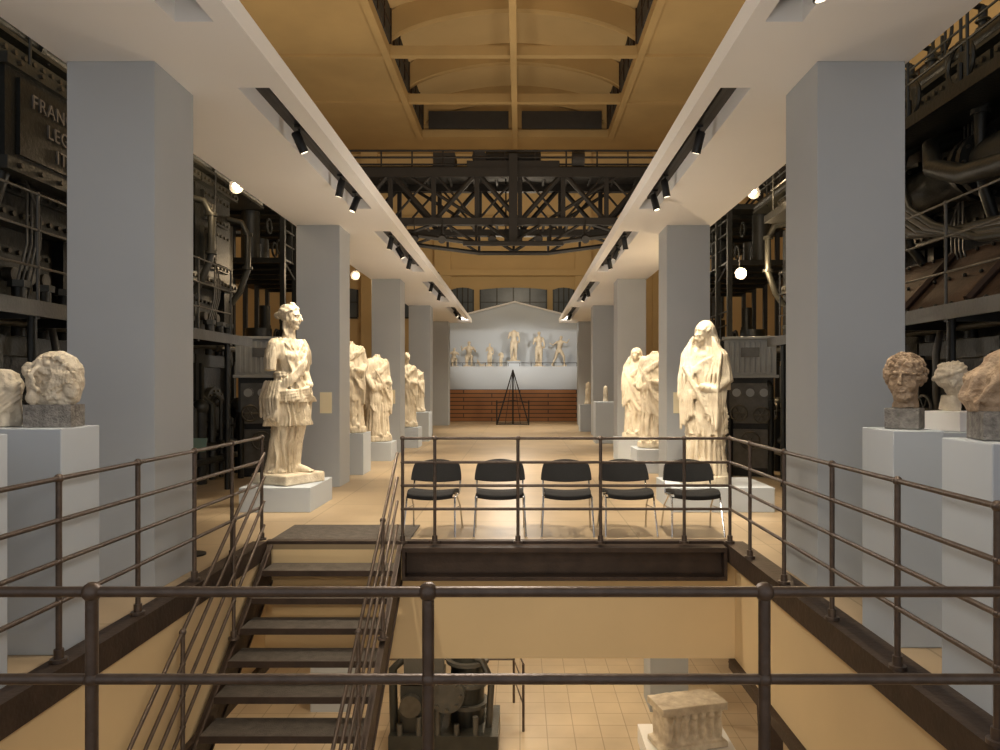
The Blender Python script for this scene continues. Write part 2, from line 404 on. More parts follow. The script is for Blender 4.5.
# ------------------------------------------------------------------ chairs
def chair(x,y,rz):
    e=empty('conference_chair',(x,y,0),rz); e.scale=(1.06,1.06,1.03)
    b=MB()
    def seat(u,v):
        xx=-.23+.46*u; yy=-.24+.44*v
        rr=1-.10*(abs(2*u-1)**4)
        return ((xx*(.96+.04*v),yy*rr,.40+.02*(2*u-1)**2-.03*v+.012*math.sin(pi*v)-.03*max(0,.12-v)/.12),(0,0,.045))
    b.plate(seat,14,12,0)
    def back(u,v):
        a=(2*u-1); xx=.255*a*(1-.10*v*v); zz=.49+.235*v-.045*a*a*(v)+.03*a*a*(1-v)
        yy=.23+.05*v-.07*a*a
        return ((xx,yy,zz),(0,.03,0))
    b.plate(back,16,8,0)
    b.obj('seat_and_back',M_chair,parent=e,bevel=.008)
    b=MB()
    for s in (-1,1):
        b.tube([(s*.25,-.25,.008),(s*.235,-.17,.3),(s*.235,-.14,.39),(s*.235,.0,.395),(s*.23,.19,.38),(s*.235,.26,.52),(s*.22,.275,.66)],.009,8)
        b.tube([(s*.25,.30,.008),(s*.238,.22,.25),(s*.225,.05,.38)],.009,8)
        b.cyl((s*.25,-.25,0),(s*.25,-.25,.02),.013,8); b.cyl((s*.25,.30,0),(s*.25,.30,.02),.013,8)
        b.tube([(s*.238,.22,.25),(s*.238,-.17,.28)],.006,6)
    b.cyl((-.235,-.14,.385),(.235,-.14,.385),.008,8); b.cyl((-.232,.17,.375),(.232,.17,.375),.008,8)
    b.obj('chrome_frame',M_chrome,parent=e)
for i,x in enumerate((-.905,-.21,.49,1.12,1.80)):
    chair(x,7.72+.02*(i%2),(-.05,.03,-.02,.04,.0)[i])

# ------------------------------------------------------------------ sculpture parts
def XF(loc=(0,0,0),rz=0,rx=0,ry=0,sc=1):
    return Matrix.Translation(loc)@Matrix.Rotation(rz,4,'Z')@Matrix.Rotation(rx,4,'X')@Matrix.Rotation(ry,4,'Y')@Matrix.Scale(sc,4)
def head(b,c,h,yaw=0,pitch=0,hair='bun',m=0,seed=1):
    T=XF(c,yaw,pitch,0,h); r=random.Random(seed)
    S=lambda c,rr,**k:b.sph(c,rr,m,18,12,mtx=T,**k)
    S((0,.06,.12),(.34,.41,.36)); S((0,-.07,-.08),(.27,.325,.38)); S((0,-.25,-.38),(.12,.11,.10))
    S((0,-.10,-.30),(.21,.24,.18))
    b.tube([(0,-.375,.12),(0,-.43,.0),(0,-.475,-.10)],[.035,.038,.05],10,m,T,rnd=True)
    for s in (-1,1):
        S((s*.04,-.425,-.12),(.033,.04,.028))
        b.tube([(s*.03,-.385,.10),(s*.12,-.38,.115),(s*.22,-.30,.08)],[.028,.03,.022],8,m,T,rnd=True)
        S((s*.12,-.345,.015),(.06,.03,.035))
        S((s*.15,-.24,-.14),(.11,.12,.12)); S((s*.29,.02,-.06),(.04,.08,.11))
    b.tube([(-.085,-.35,-.215),(0,-.395,-.205),(.085,-.35,-.215)],[.014,.026,.014],8,m,T,rnd=True)
    b.tube([(-.07,-.35,-.255),(0,-.385,-.26),(.07,-.35,-.255)],[.014,.028,.014],8,m,T,rnd=True)
    if hair in('bun','wave'):
        for i in range(7):
            ph=math.radians(42+i*14)
            for s in (-1,1):
                d0=Vector((s*.06,-math.cos(ph),math.sin(ph))); d1=Vector((s*1.5,-.62+.26*i,.25)); d2=Vector((s*.25,1,-.2))
                pts=[];rad=[]
                for q in range(13):
                    t=q/12; d=(d0*(1-t)**2+d1*2*t*(1-t)+d2*t*t).normalized(); w=1+.03*math.sin(q*1.9+i)
                    pts.append((.345*d.x*w,.06+.415*d.y*w,.12+.37*d.z*w)); rad.append(.048+.012*math.sin(q*1.9+i))
                b.tube(pts,rad,8,m,T,rnd=True)
    if hair=='bun':
        S((0,.52,.05),(.15,.16,.15)); b.torus((0,.50,.05),.12,.04,'y',14,m,T)
        S((.07,-.05,.52),(.10,.09,.08)); S((-.07,-.05,.52),(.10,.09,.08))
        for s in (-1,1): b.tube([(s*.24,.14,-.2),(s*.22,.16,-.45),(s*.25,.04,-.7)],[.06,.055,.03],8,m,T,rnd=True)
    if hair=='curly':
        for i in range(420):
            z=r.uniform(-.55,1); a=r.uniform(0,2*pi); q=math.sqrt(max(0,1-z*z))
            p=Vector((.36*q*math.cos(a),.06+.43*q*math.sin(a),.12+.39*z))
            if p.y<-.12 and p.z<.24 and abs(p.x)<.27: continue
            if p.z<-.05 and p.y<.0: continue
            R0=r.uniform(.035,.06); S(p,(R0,R0,R0*.9))
def rollaround(b,pts,r,m=0,n=3):
    for i in range(n):
        o=(i-(n-1)/2)*r*1.3
        b.tube([(p[0],p[1],p[2]+o) for p in pts],[r*(.8+.3*math.sin(k*1.3+i)) for k in range(len(pts))],8,m,rnd=True)
def ell(cx,cy,rx,ry,z0,z1,a0,a1,n=14):
    return [(cx+rx*math.cos(a0+(a1-a0)*i/n),cy+ry*math.sin(a0+(a1-a0)*i/n),z0+(z1-z0)*i/n) for i in range(n+1)]
def draped(b,H=1.8,headed=False,seed=0,arms=True,base=True,veil=False,yaw=0,lean=0):
    k=H/1.8 if headed or veil else H/1.55; r=random.Random(seed)
    K=lambda L:[tuple(q*k for q in t[:5])+(t[5]*k,) for t in L]
    P=lambda *p:tuple(q*k for q in p)
    ln=lean
    b.loft(K([(.0,0,0,.25,.21,.036),(.06,0,0,.235,.20,.042),(.35,.0,0,.205,.175,.036),(.7,ln*.3,-.01,.205,.17,.028),(.95,ln*.6,0,.20,.16,.016),(1.15,ln*.8,0,.165,.13,.010),(1.32,ln,0,.19,.14,.008),(1.45,ln,0,.17,.11,.006),(1.52,ln,0,.07,.06,0)]),
        96,60,fold=17,seed=seed,tw=.4)
    b.loft(K([(.48,.02,0,.235,.20,.036),(.75,.01,0,.24,.20,.034),(1.0,ln*.6,0,.225,.18,.030),(1.2,ln*.8,0,.21,.16,.026),(1.40,ln,.01,.215,.14,.018),(1.49,ln,.02,.14,.10,.01)]),
        96,46,fold=11,seed=seed+2,tw=5.5)
    rollaround(b,[P(*q) for q in ell(ln*.5,0,.235,.20,.86,1.12,-pi*.95,pi*.15)],.022*k,n=4)
    rollaround(b,[P(*q) for q in ell(ln,0,.21,.165,1.12,1.44,-pi*.9,-pi*.05)],.018*k,n=4)
    for j in range(5):
        b.tube([P(-.2+.05*j,-.17-.012*j,1.28-.06*j),P(-.02+.03*j,-.22,.98-.06*j),P(.15+.02*j,-.17,.92-.07*j)],.015*k,7,0,rnd=True)
    for i in range(11):
        a=-pi*1.0+i*.30+r.uniform(-.08,.08)
        x,y=.23*math.cos(a),.195*math.sin(a)
        b.tube([P(x*1.05,y*1.05,.03),P(x*.98,y*.98,.35),P(x*.9,y*.92,.62)],[.028*k,.021*k,.01*k],8,0,rnd=True)
    if arms:
        b.tube([P(ln+.20,0,1.40),P(ln+.27,.02,1.12),P(ln+.17,-.17,1.0),P(ln+.06,-.22,1.04)],[.085*k,.075*k,.06*k,.045*k],12,0,rnd=True)
        b.tube([P(ln-.20,0,1.40),P(ln-.26,.0,1.15),P(ln-.23,-.14,.92)],[.085*k,.075*k,.055*k],12,0,rnd=True)
        for i in range(4):
            b.tube([P(.19+.02*i,-.16+.05*i,1.0),P(.22,-.17+.05*i,.75),P(.21,-.17+.06*i,.42-.03*i)],[.03*k,.035*k,.02*k],8,0,rnd=True)
    b.tube([P(ln,0,1.44),P(ln,-.01,1.56)],[.07*k,.06*k],12,0)
    if headed: head(b,P(ln,-.02,1.68),.25*k,yaw,0,'wave',seed=seed)
    if veil:
        head(b,P(ln,-.05,1.64),.25*k,yaw,.2,'wave',seed=seed)
        b.sph(P(ln,.03,1.68),(.125*k,.135*k,.15*k),0,16,12)
        b.loft(K([(1.0,ln,.05,.27,.17,.028),(1.25,ln,.04,.27,.165,.026),(1.42,ln,.04,.235,.15,.020),(1.56,ln,.05,.155,.13,.012),(1.70,ln,.05,.12,.11,.008),(1.80,ln,.04,.06,.07,.0)]),72,30,fold=11,seed=seed,tw=3)
        for s in (-1,1):
            for j in range(4): b.tube([P(ln+s*.12,-.06,1.62),P(ln+s*(.15+.03*j),-.10,1.42),P(ln+s*(.08+.05*j),-.18,1.15),P(ln+s*(.08+.045*j),-.20,.70-.05*j)],.018*k,8,0,rnd=True)
    b.tube([P(-.09,-.19,.03),P(-.10,-.26,.02)],[.045*k,.035*k],8,0,rnd=True); b.tube([P(.09,-.19,.03),P(.10,-.25,.02)],[.045*k,.035*k],8,0,rnd=True)
    if base: 
        b.loft([(-.10*k,0,0,.30*k,.27*k,.002),(-.09*k,0,0,.31*k,.28*k,.004),(.0,0,0,.30*k,.27*k,.003)],40,6,fold=5,seed=seed)
def statue(name,loc,rz,H,seed,voxel=.02,mat_=None,**kw):
    e=empty(name,loc,rz); b=MB(); draped(b,H,seed=seed,**kw)
    k=H/1.8 if kw.get('headed') or kw.get('veil') else H/1.55
    o=b.obj('figure',mat_ or M_marble,parent=e,loc=(0,0,.10*k+.004)); sculpt(o,voxel,.008,.1,1)
    return e
def plinth(x0,x1,y0,y1,h): return bx('display_plinth',x0,x1,y0,y1,0,h,M_ped,bevel=.006)

plinth(-3.42,-2.55,9.0,10.05,.30)
e=empty('marble_statue_of_goddess',(-2.97,9.5,.303),math.radians(60))
b=MB()
b.box(-.33,.33,-.31,.31,0,.13); o=b.obj('stone_base',M_marble3,parent=e,smooth=False,bevel=.02)
b=MB()
b.tube([(.10,-.02,1.02),(.11,-.07,.72),(.10,-.08,.58),(.11,-.02,.40),(.10,-.03,.13),(.10,-.03,.06)],[.14,.115,.088,.085,.06,.052],14,0,rnd=True)
b.tube([(.10,-.02,.045),(.10,-.10,.05),(.11,-.20,.03),(.115,-.26,.025)],[.05,.052,.045,.03],12,0,rnd=True)
b.tube([(-.10,0,1.02),(-.12,-.02,.74),(-.12,.02,.56),(-.13,.09,.40),(-.14,.15,.17),(-.14,.17,.09)],[.14,.11,.082,.084,.06,.05],14,0,rnd=True)
b.tube([(-.14,.18,.09),(-.15,.08,.05),(-.15,.0,.03),(-.15,-.04,.025)],[.045,.05,.045,.03],12,0,rnd=True)
for s,yy in ((1,-.27),(-1,-.04)):
    for t in range(5): b.tube([(s*.125-.04+t*.02,yy+.02,.025),(s*.125-.045+t*.0225,yy-.03+abs(t-1)*.008,.02)],.013,6,0,rnd=True)
b.loft([(.0,-.01,.10,.205,.20,.044),(.08,-.01,.09,.185,.18,.044),(.28,-.01,.055,.165,.155,.038),(.5,0,.02,.185,.165,.032),(.75,0,.01,.215,.19,.02)],120,50,fold=17,seed=9,tw=1.2)
for i in range(8):
    a=i*.42-.2
    b.tube([(-.01+.20*math.cos(a),.10+.20*math.sin(a),.01),(-.01+.17*math.cos(a),.06+.16*math.sin(a),.3),(.19*math.cos(a),.02+.18*math.sin(a),.65)],[.034,.026,.014],8,0,rnd=True)
b.loft([(.60,.0,.02,.27,.25,.055),(.72,.0,.02,.25,.235,.050),(.95,0,0,.225,.20,.038),(1.2,0,0,.175,.15,.015),(1.28,0,0,.15,.13,.01)],120,50,fold=15,seed=3,tw=1.6)
b.loft([(.90,.03,-.0,.28,.255,.05),(1.05,.01,0,.235,.205,.042),(1.22,0,0,.185,.155,.024),(1.30,0,0,.15,.13,.01)],120,30,fold=13,seed=5,tw=3)
b.loft([(1.18,0,0,.165,.14,.022),(1.30,0,0,.17,.135,.026),(1.45,0,-.02,.20,.155,.026),(1.58,0,0,.215,.13,.024),(1.68,0,0,.17,.095,.008),(1.74,0,0,.07,.06,0)],110,46,fold=13,seed=8,tw=2.5)
b.sph((.085,-.12,1.48),(.075,.06,.07)); b.sph((-.085,-.12,1.48),(.075,.06,.07))
for j in range(4):
    b.tube([(-.15+.02*j,-.09,1.66-.03*j),(-.02,-.175-.008*j,1.48-.05*j),(.15-.02*j,-.09,1.66-.03*j)],.014,8,0,rnd=True)
    for s in (-1,1): b.tube([(s*(.16-.03*j),-.13,1.5),(s*(.10-.02*j),-.165,1.3)],.012,7,0,rnd=True)
rollaround(b,ell(0,0,.19,.16,1.23,1.27,0,2*pi,20),.024,n=2)
rollaround(b,ell(0,0,.235,.20,1.0,1.62,-pi*.95,-pi*.05,16),.026,n=4)
rollaround(b,ell(0,0,.255,.225,.95,1.08,-pi*1.1,pi*.3,16),.028,n=4)
for i in range(6):
    b.tube([(.22+.015*i,-.08+.05*i,1.25),(.27,-.10+.055*i,1.0),(.26+.01*i,-.10+.06*i,.70-.05*(i%3))],[.03,.042,.022],8,0,rnd=True)
    b.tube([(-.20,-.06+.05*i,1.15),(-.26,-.08+.055*i,.95),(-.25,-.08+.06*i,.66+.03*(i%3))],[.03,.04,.02],8,0,rnd=True)
b.tube([(.22,0,1.62),(.29,.03,1.42),(.31,.05,1.28),(.27,-.06,1.14),(.22,-.15,1.12)],[.095,.085,.070,.060,.045],14,0,rnd=True)
b.tube([(-.22,0,1.62),(-.29,.01,1.44),(-.30,-.0,1.30)],[.095,.082,.070],14,0,rnd=False)
for s in (-1,1):
    for j in range(3): b.tube([(s*.20,-.07+.05*j,1.70),(s*.30,-.06+.06*j,1.55),(s*.34,-.04+.05*j,1.40)],[.02,.024,.016],8,0,rnd=True)
b.sph((.2,0,1.63),(.11,.10,.085)); b.sph((-.2,0,1.63),(.11,.10,.085))
b.tube([(0,.01,1.66),(0,-.01,1.80),(0,-.02,1.88)],[.095,.078,.075],14,0)
head(b,(0,-.035,1.985),.33,math.radians(22),.05,'bun')
o=b.obj('figure',M_marble,parent=e,loc=(0,0,.128)); sculpt(o,.009,.004,.08,1)

plinth(1.85,3.10,9.0,10.05,.30)
statue('marble_statue_of_veiled_woman',(2.35,9.42,.303),math.radians(-35),1.93,4,.0105,veil=True,yaw=-.5,lean=.0)
plinth(-3.36,-2.70,12.75,13.4,.71)
statue('marble_statue_of_draped_man',(-3.0,13.05,.713),.5,1.50,11,.016)
plinth(-3.32,-2.62,15.05,15.75,.38)
statue('marble_statue_of_draped_woman',(-2.98,15.4,.383),.9,1.68,12,.016)
plinth(-3.2,-2.5,18.2,18.9,.5)
statue('marble_statue_of_draped_woman',(-2.84,18.5,.503),.6,1.75,13,.022,headed=True)
plinth(-3.2,-2.5,20.3,21.0,.8)
statue('marble_torso',(-2.84,20.6,.803),.3,1.1,14,.022,arms=False)
plinth(2.05,2.80,12.95,13.75,.42)
statue('marble_statue_of_draped_man',(2.43,13.35,.423),-.6,1.62,15,.016)
plinth(1.98,2.80,14.9,15.7,.46)
statue('marble_statue_of_togate_man',(2.40,15.3,.463),-.5,1.74,16,.016,veil=True,yaw=.3)
plinth(2.0,2.6,19.6,20.2,1.1)
statue('marble_torso',(2.3,19.9,1.103),-.5,.4,17,.014,arms=False,mat_=M_marble3)
plinth(2.0,2.65,24.6,25.2,.9)
statue('marble_torso',(2.3,24.9,.903),-.5,.7,19,.018,arms=False)

# --- side pedestals with heads / fragments ----------------------------------
plinth(-3.25,-2.63,4.24,4.63,1.30)
plinth(-3.25,-2.63,3.42,3.80,1.30)
plinth(2.20,2.50,4.36,4.76,1.28)
plinth(2.17,2.70,3.40,3.81,1.28)
plinth(2.75,3.15,4.84,5.22,1.24)
e=empty('marble_relief_head_fragment',(-2.78,4.42,1.302),math.radians(8)); e.scale=(1.04,1.04,1.06)
bx('stone_base',-.125,.125,-.09,.09,0,.125,M_rock,parent=e)
b=MB()
b.loft([(0,0,0,.10,.05,.004),(.03,0,0,.14,.065,.006),(.13,.0,.0,.155,.07,.006),(.21,.005,0,.14,.068,.008),(.27,.01,0,.10,.055,.008),(.30,.01,0,.04,.03,0)],40,16,fold=5,seed=4)
rr=random.Random(5)
for i in range(90):
    a=rr.uniform(0,2*pi); q=math.sqrt(rr.uniform(0,1)); x=.12*q*math.cos(a)+.01; z=.155+.12*q*math.sin(a)
    if x<-.03 and z<.17: continue
    b.sph((x,-.066,z),(rr.uniform(.01,.018),.018,rr.uniform(.01,.018)),0,8,6)
b.tube([(-.055,-.07,.21),(-.085,-.09,.165),(-.07,-.09,.14),(-.075,-.085,.11),(-.05,-.075,.08)],[.02,.018,.015,.016,.014],8,0,rnd=True)
b.sph((-.09,-.06,.05),(.03,.03,.05)); b.sph((.11,-.05,.09),(.04,.03,.06)); b.sph((-.12,-.03,.19),(.04,.03,.05))
for i in range(6): b.tube([(.0+.02*i,-.07,.24-.01*i),(.03+.015*i,-.085,.17),(.0+.02*i,-.08,.08+.01*i)],.010,6,0,rnd=True)
o=b.obj('fragment',M_marble3,parent=e,loc=(0,0,.122)); sculpt(o,.0042,.022,.045,1)
b=MB()
b.loft([(0,0,0,.085,.06,.006),(.05,0,0,.10,.07,.010),(.15,.0,.0,.095,.065,.010),(.24,0,0,.11,.07,.010),(.31,-.01,0,.09,.055,.006),(.34,-.01,0,.05,.04,0)],60,24,fold=9,tw=9,seed=3)
b.sph((-.035,-.055,.235),(.035,.03,.035)); b.sph((.045,-.055,.235),(.035,.03,.035)); b.tube([(-.1,0,.27),(-.12,0,.22)],[.04,.035],10,0,rnd=True)
for j in range(4): b.tube([(-.09,-.045,.05+.03*j),(0,-.075,.09+.03*j),(.09,-.045,.17+.03*j)],.011,8,0,rnd=True)
o=b.obj('marble_torso_fragment',M_marble3,loc=(-3.07,4.40,1.304),rotz=.4); sculpt(o,.0055,.012,.06,1)
e=empty('marble_head_of_youth',(2.37,4.56,1.283),math.radians(-38))
bx('stone_base',-.095,.095,-.095,.095,0,.125,M_rock,parent=e,bevel=.004)
b=MB(); head(b,(0,0,.175),.305,0,-.02,'curly',seed=3)
b.tube([(0,.03,-.0),(0,.03,.07),(0,.02,.12)],[.075,.066,.068],14,0)
o=b.obj('head',M_marble2,parent=e,loc=(0,0,.13)); sculpt(o,.0034,.016,.03,1)
e=empty('marble_portrait_head',(2.95,5.03,1.243),math.radians(25))
b=MB(); b.box(-.13,.13,-.13,.13,0,.13); b.obj('stone_base',M_soffit,parent=e,smooth=False,bevel=.004)
b=MB(); head(b,(0,0,.20),.26,.6,0,'wave',seed=5); b.tube([(0,.03,-.0),(0,.02,.1)],[.07,.06],12,0)
o=b.obj('head',M_marble3,parent=e,loc=(0,0,.135)); sculpt(o,.0045,.008,.03,1)
e=empty('carved_stone_fragment',(2.36,3.63,1.283),math.radians(-12))
bx('stone_base',-.12,.16,-.11,.10,0,.14,M_rock,parent=e,bevel=.004)
b=MB()
b.loft([(0,.0,0,.15,.09,.006),(.06,.0,0,.19,.10,.012),(.16,.02,0,.18,.10,.014),(.25,.06,0,.13,.08,.012),(.32,.09,0,.06,.05,.0)],48,20,fold=9,tw=7,seed=6)
for i in range(9): b.tube([(-.14+.03*i,-.08,.04+.01*i),(-.08+.03*i,-.11,.13+.012*i),(.0+.02*i,-.08,.24)],.012,7,0,rnd=True)
o=b.obj('fragment',M_marble2,parent=e,loc=(0,0,.142)); sculpt(o,.0055,.04,.09,1)

e=empty('information_lectern',(-2.99,6.75,0))
b=MB(); b.cyl((0,0,0),(0,0,.015),.12,20); b.cyl((0,0,0),(0,0,.98),.015)
b.obj('stand',M_black,parent=e)
b=MB(); b.box(-.12,.12,-.09,.09,-.01,.01,mtx=XF((0,0,1.0),.3,.6)); b.obj('panel',M_sign,parent=e,smooth=False)

# ------------------------------------------------------------------ big diesel engines
def engine(name,s,X0,y0,y1,extra):
    e=empty(name,(0,0,0)); r=random.Random(11 if s<0 else 23)
    b=MB(); X=lambda u:X0+s*u
    B=lambda u0,u1,ya,yb,za,zb,m=0:b.box(X(u0),X(u1),ya,yb,za,zb,m)
    def bolts(u,ya,yb,z,n,m=2):
        for i in range(n):
            y=ya+(yb-ya)*i/(n-1); b.cyl((X(u+.02),y,z),(X(u-.035),y,z),.028,6,m)
    p=1.55; n=int((y1-y0)/p)
    B(.15,2.9,y0-.2,y1+.2,0,.25,0)
    B(.5,2.6,y0,y1,.25,4.6,0)
    for i in range(n):
        c=y0+p*(i+.5); h=p/2
        B(.2,2.7,c-h+.06,c+h-.06,.25,2.0,0)
        B(.12,.3,c-h+.02,c+h-.02,1.85,2.05,1)
        b.cyl((X(.2),c,1.1),(X(.12),c,1.1),.42,28,1); b.cyl((X(.13),c,1.1),(X(.07),c,1.1),.30,28,0)
        for k in range(14):
            a=2*pi*k/14; b.cyl((X(.13),c+.36*math.cos(a),1.1+.36*math.sin(a)),(X(.09),c+.36*math.cos(a),1.1+.36*math.sin(a)),.022,6,2)
        for q in (-1,1): B(.05,.25,c+q*(h-.1)-.05,c+q*(h-.1)+.05,.25,1.9,1)
        B(.35,2.5,c-h+.12,c+h-.12,2.05,3.2,0)
        B(.28,.36,c-.45,c+.45,2.35,3.0,1); bolts(.28,c-.4,c+.4,2.4,6); bolts(.28,c-.4,c+.4,2.95,6)
        B(.22,.5,c-h+.03,c-h+.16,2.05,3.2,0); B(.22,.5,c+h-.16,c+h-.03,2.05,3.2,0)
        B(.05,2.6,c-h+.03,c+h-.03,3.2,3.34,1); bolts(.05,c-h+.12,c+h-.12,3.27,10)
        B(.16,2.5,c-h+.07,c+h-.07,3.34,4.82,0)
        B(.10,.17,c-.52,c+.52,3.5,4.15,1); B(.07,.11,c-.40,c+.40,3.6,4.05,0); bolts(.11,c-.46,c+.46,3.55,7); bolts(.11,c-.46,c+.46,4.10,7)
        B(.10,.17,c-.52,c+.52,4.28,4.74,0); bolts(.11,c-.46,c+.46,4.33,7); bolts(.11,c-.46,c+.46,4.69,7)
        B(.03,2.6,c-h+.03,c+h-.03,4.82,4.95,1); bolts(.03,c-h+.12,c+h-.12,4.88,10)
        b.cyl((X(.9),c,4.95),(X(.9),c,5.35),.52,24,0); b.cyl((X(.9),c,5.35),(X(.9),c,5.45),.6,24,1)
        for q in (-.3,.2):
            b.cyl((X(.55),c+q,5.4),(X(.55),c+q,5.85),.05,10,0); b.torus((X(.55),c+q,5.6),.07,.015,'z',10,1); b.torus((X(.55),c+q,5.7),.07,.015,'z',10,1)
            b.tube([(X(.55),c+q,5.85),(X(.2),c+q,5.92),(X(.0),c+q,5.7)],.035,8,0)
        b.cyl((X(.0),c-.3,5.7),(X(.0),c-.3,3.3),.018,8,0)
        b.tube([(X(1.3),c,5.3),(X(1.3),c,5.9),(X(1.5),c,6.15),(X(2.2),c,6.2)],.16,14,0)
        b.tube([(X(.2),c+.5,4.5),(X(-.12),c+.52,4.42),(X(-.22),c+.56,4.2),(X(-.2),c+.6,3.6),(X(-.05),c+.62,3.2),(X(.1),c+.62,3.0)],.055,12,1)
        for z in (4.2,3.6): b.cyl((X(-.21),c+.57,z),(X(-.21),c+.57,z+.05),.09,12,1)
        # bundle of small oil lines with unions
        for q in range(4):
            yy=c-.62+.07*q
            b.tube([(X(.16),yy,4.6),(X(-.02),yy,4.5),(X(-.04),yy,3.9-.1*q),(X(-.02),yy+.25,3.6-.1*q),(X(.0),yy+.27,3.0),(X(.15),yy+.27,2.4)],.012,6,4 if q%2 else 2)
            b.cyl((X(-.035),yy,4.1-.1*q),(X(-.035),yy,4.16-.1*q),.024,6,2)
        b.tube([(X(.1),c-.1,2.2),(X(-.1),c-.1,2.15),(X(-.15),c-.1,1.9),(X(-.12),c-.05,1.3),(X(.1),c-.05,1.2)],.04,10,4)
        for q in (-.25,0,.25):
            b.cyl((X(.28),c+q,2.7),(X(.18),c+q,2.7),.075,16,2); b.cyl((X(.185),c+q,2.7),(X(.178),c+q,2.7),.06,16,4)
        for q in range(3):
            yy=c-.5+.45*q+r.uniform(-.08,.08); zz=r.uniform(.9,1.6)
            b.tube([(X(.0),yy,.0),(X(.0),yy,zz),(X(.2),yy,zz+.15)],.035+.02*r.random(),8,r.choice((0,1,1)))
        yy=c+r.uniform(-.4,.4); zz=r.uniform(.8,1.3)
        b.torus((X(-.18),yy,zz),.15,.018,'x',20,2)
        for a in (0,pi/3,2*pi/3): b.cyl((X(-.18),yy+.15*math.cos(a),zz+.15*math.sin(a)),(X(-.18),yy-.15*math.cos(a),zz-.15*math.sin(a)),.01,6,1)
        b.cyl((X(-.18),yy,zz),(X(.2),yy,zz),.02,8,2)
        b.cyl((X(-.05),c+.55,.0),(X(-.05),c+.55,1.2),.10,12,0); b.sph((X(-.05),c+.55,1.2),.13,1)
        for q in (-.35,.05,.4):
            b.cyl((X(.08),c+q,2.05),(X(.08),c+q,2.55),.07,10,0); b.cyl((X(.08),c+q,2.55),(X(.08),c+q,2.62),.10,6,1)
    for z,rd,u,m in ((2.18,.05,.0,1),(.55,.07,-.02,0),(.35,.05,-.12,1),(5.15,.09,.1,0)):
        b.cyl((X(u),y0-.3,z),(X(u),y1+.3,z),rd,10,m)
        for i in range(int((y1-y0)/1.1)): b.cyl((X(u),y0+i*1.1,z),(X(u),y0+i*1.1+.06,z),rd*1.6,10,m)
    cw0,cw1=-.75,-.03; ce=11.8
    B(cw0,cw1,y0-1.3,ce,2.24,2.29,1); B(cw0-.03,cw0,y0-1.3,ce,2.16,2.30,4)
    ny=int((ce-y0+1.2)/1.1)
    for i in range(ny+1):
        y=y0-1.2+i*1.1
        b.cyl((X(cw0),y,2.29),(X(cw0),y,3.25),.015,8,4)
        for z in (2.6,2.93,3.25): b.sph((X(cw0),y,z),.022,4,8,6)
        B(cw0,cw1+.2,y-.03,y+.03,2.14,2.24,0)
        if i%2==0: b.cyl((X(cw0+.05),y,0),(X(cw0+.05),y,2.24),.04,10,0)
    for z in (2.6,2.93,3.25): b.cyl((X(cw0),y0-1.2,z),(X(cw0),y0-1.2+ny*1.1,z),.012,8,4)
    B(.0,.6,y0-.5,y1+.3,5.02,5.06,1)
    for i in range(int((y1-y0)/1.2)+1):
        y=y0+i*1.2; b.cyl((X(.05),y,5.0),(X(.05),y,6.1),.016,8,0)
        b.torus((X(.3),y+.5,5.7),.2,.02,'y' if i%2 else 'x',16,0); b.cyl((X(.3),y+.5,5.1),(X(.3),y+.5,5.7),.02,8,0)
    for z in (5.4,5.75,6.1): b.cyl((X(.05),y0-.5,z),(X(.05),y1+.3,z),.014,8,0)
    extra(b,X,B,r)
    b.obj('engine_body',[M_eng,M_eng2,M_bright,M_eng3,M_eng4],parent=e,smooth=True)
    return e
def exL(b,X,B,r):
    B(-.35,.3,6.75,9.3,3.62,4.50,0); B(-.41,-.3,6.70,9.35,3.52,3.64,1); B(-.41,-.3,6.70,9.35,4.48,4.58,1)
    B(-.39,-.3,6.9,9.2,3.70,4.42,0)
    for i in range(9):
        y=6.85+i*.3; b.cyl((X(-.34),y,3.58),(X(-.45),y,3.58),.025,8,2); b.cyl((X(-.34),y,4.53),(X(-.45),y,4.53),.025,8,2)
eng=engine('diesel_engine',-1,-5.05,5.6,14.3,exL)
for i,(tx,z,ys) in enumerate((('FRANCO TOSI',4.19,7.05),('LEGNANO',3.98,7.28),('ITALIA',3.77,7.42))):
    c=bpy.data.curves.new('nameplate_text','FONT'); c.body=tx; c.size=.19; c.extrude=.012; c.align_x='LEFT'; c.space_character=1.1
    o=bpy.data.objects.new('nameplate_text',c); scene.collection.objects.link(o)
    o.rotation_euler=(pi/2,0,pi/2); o.location=(-5.05+.395,ys,z); c.materials.append(M_letter); o.parent=eng
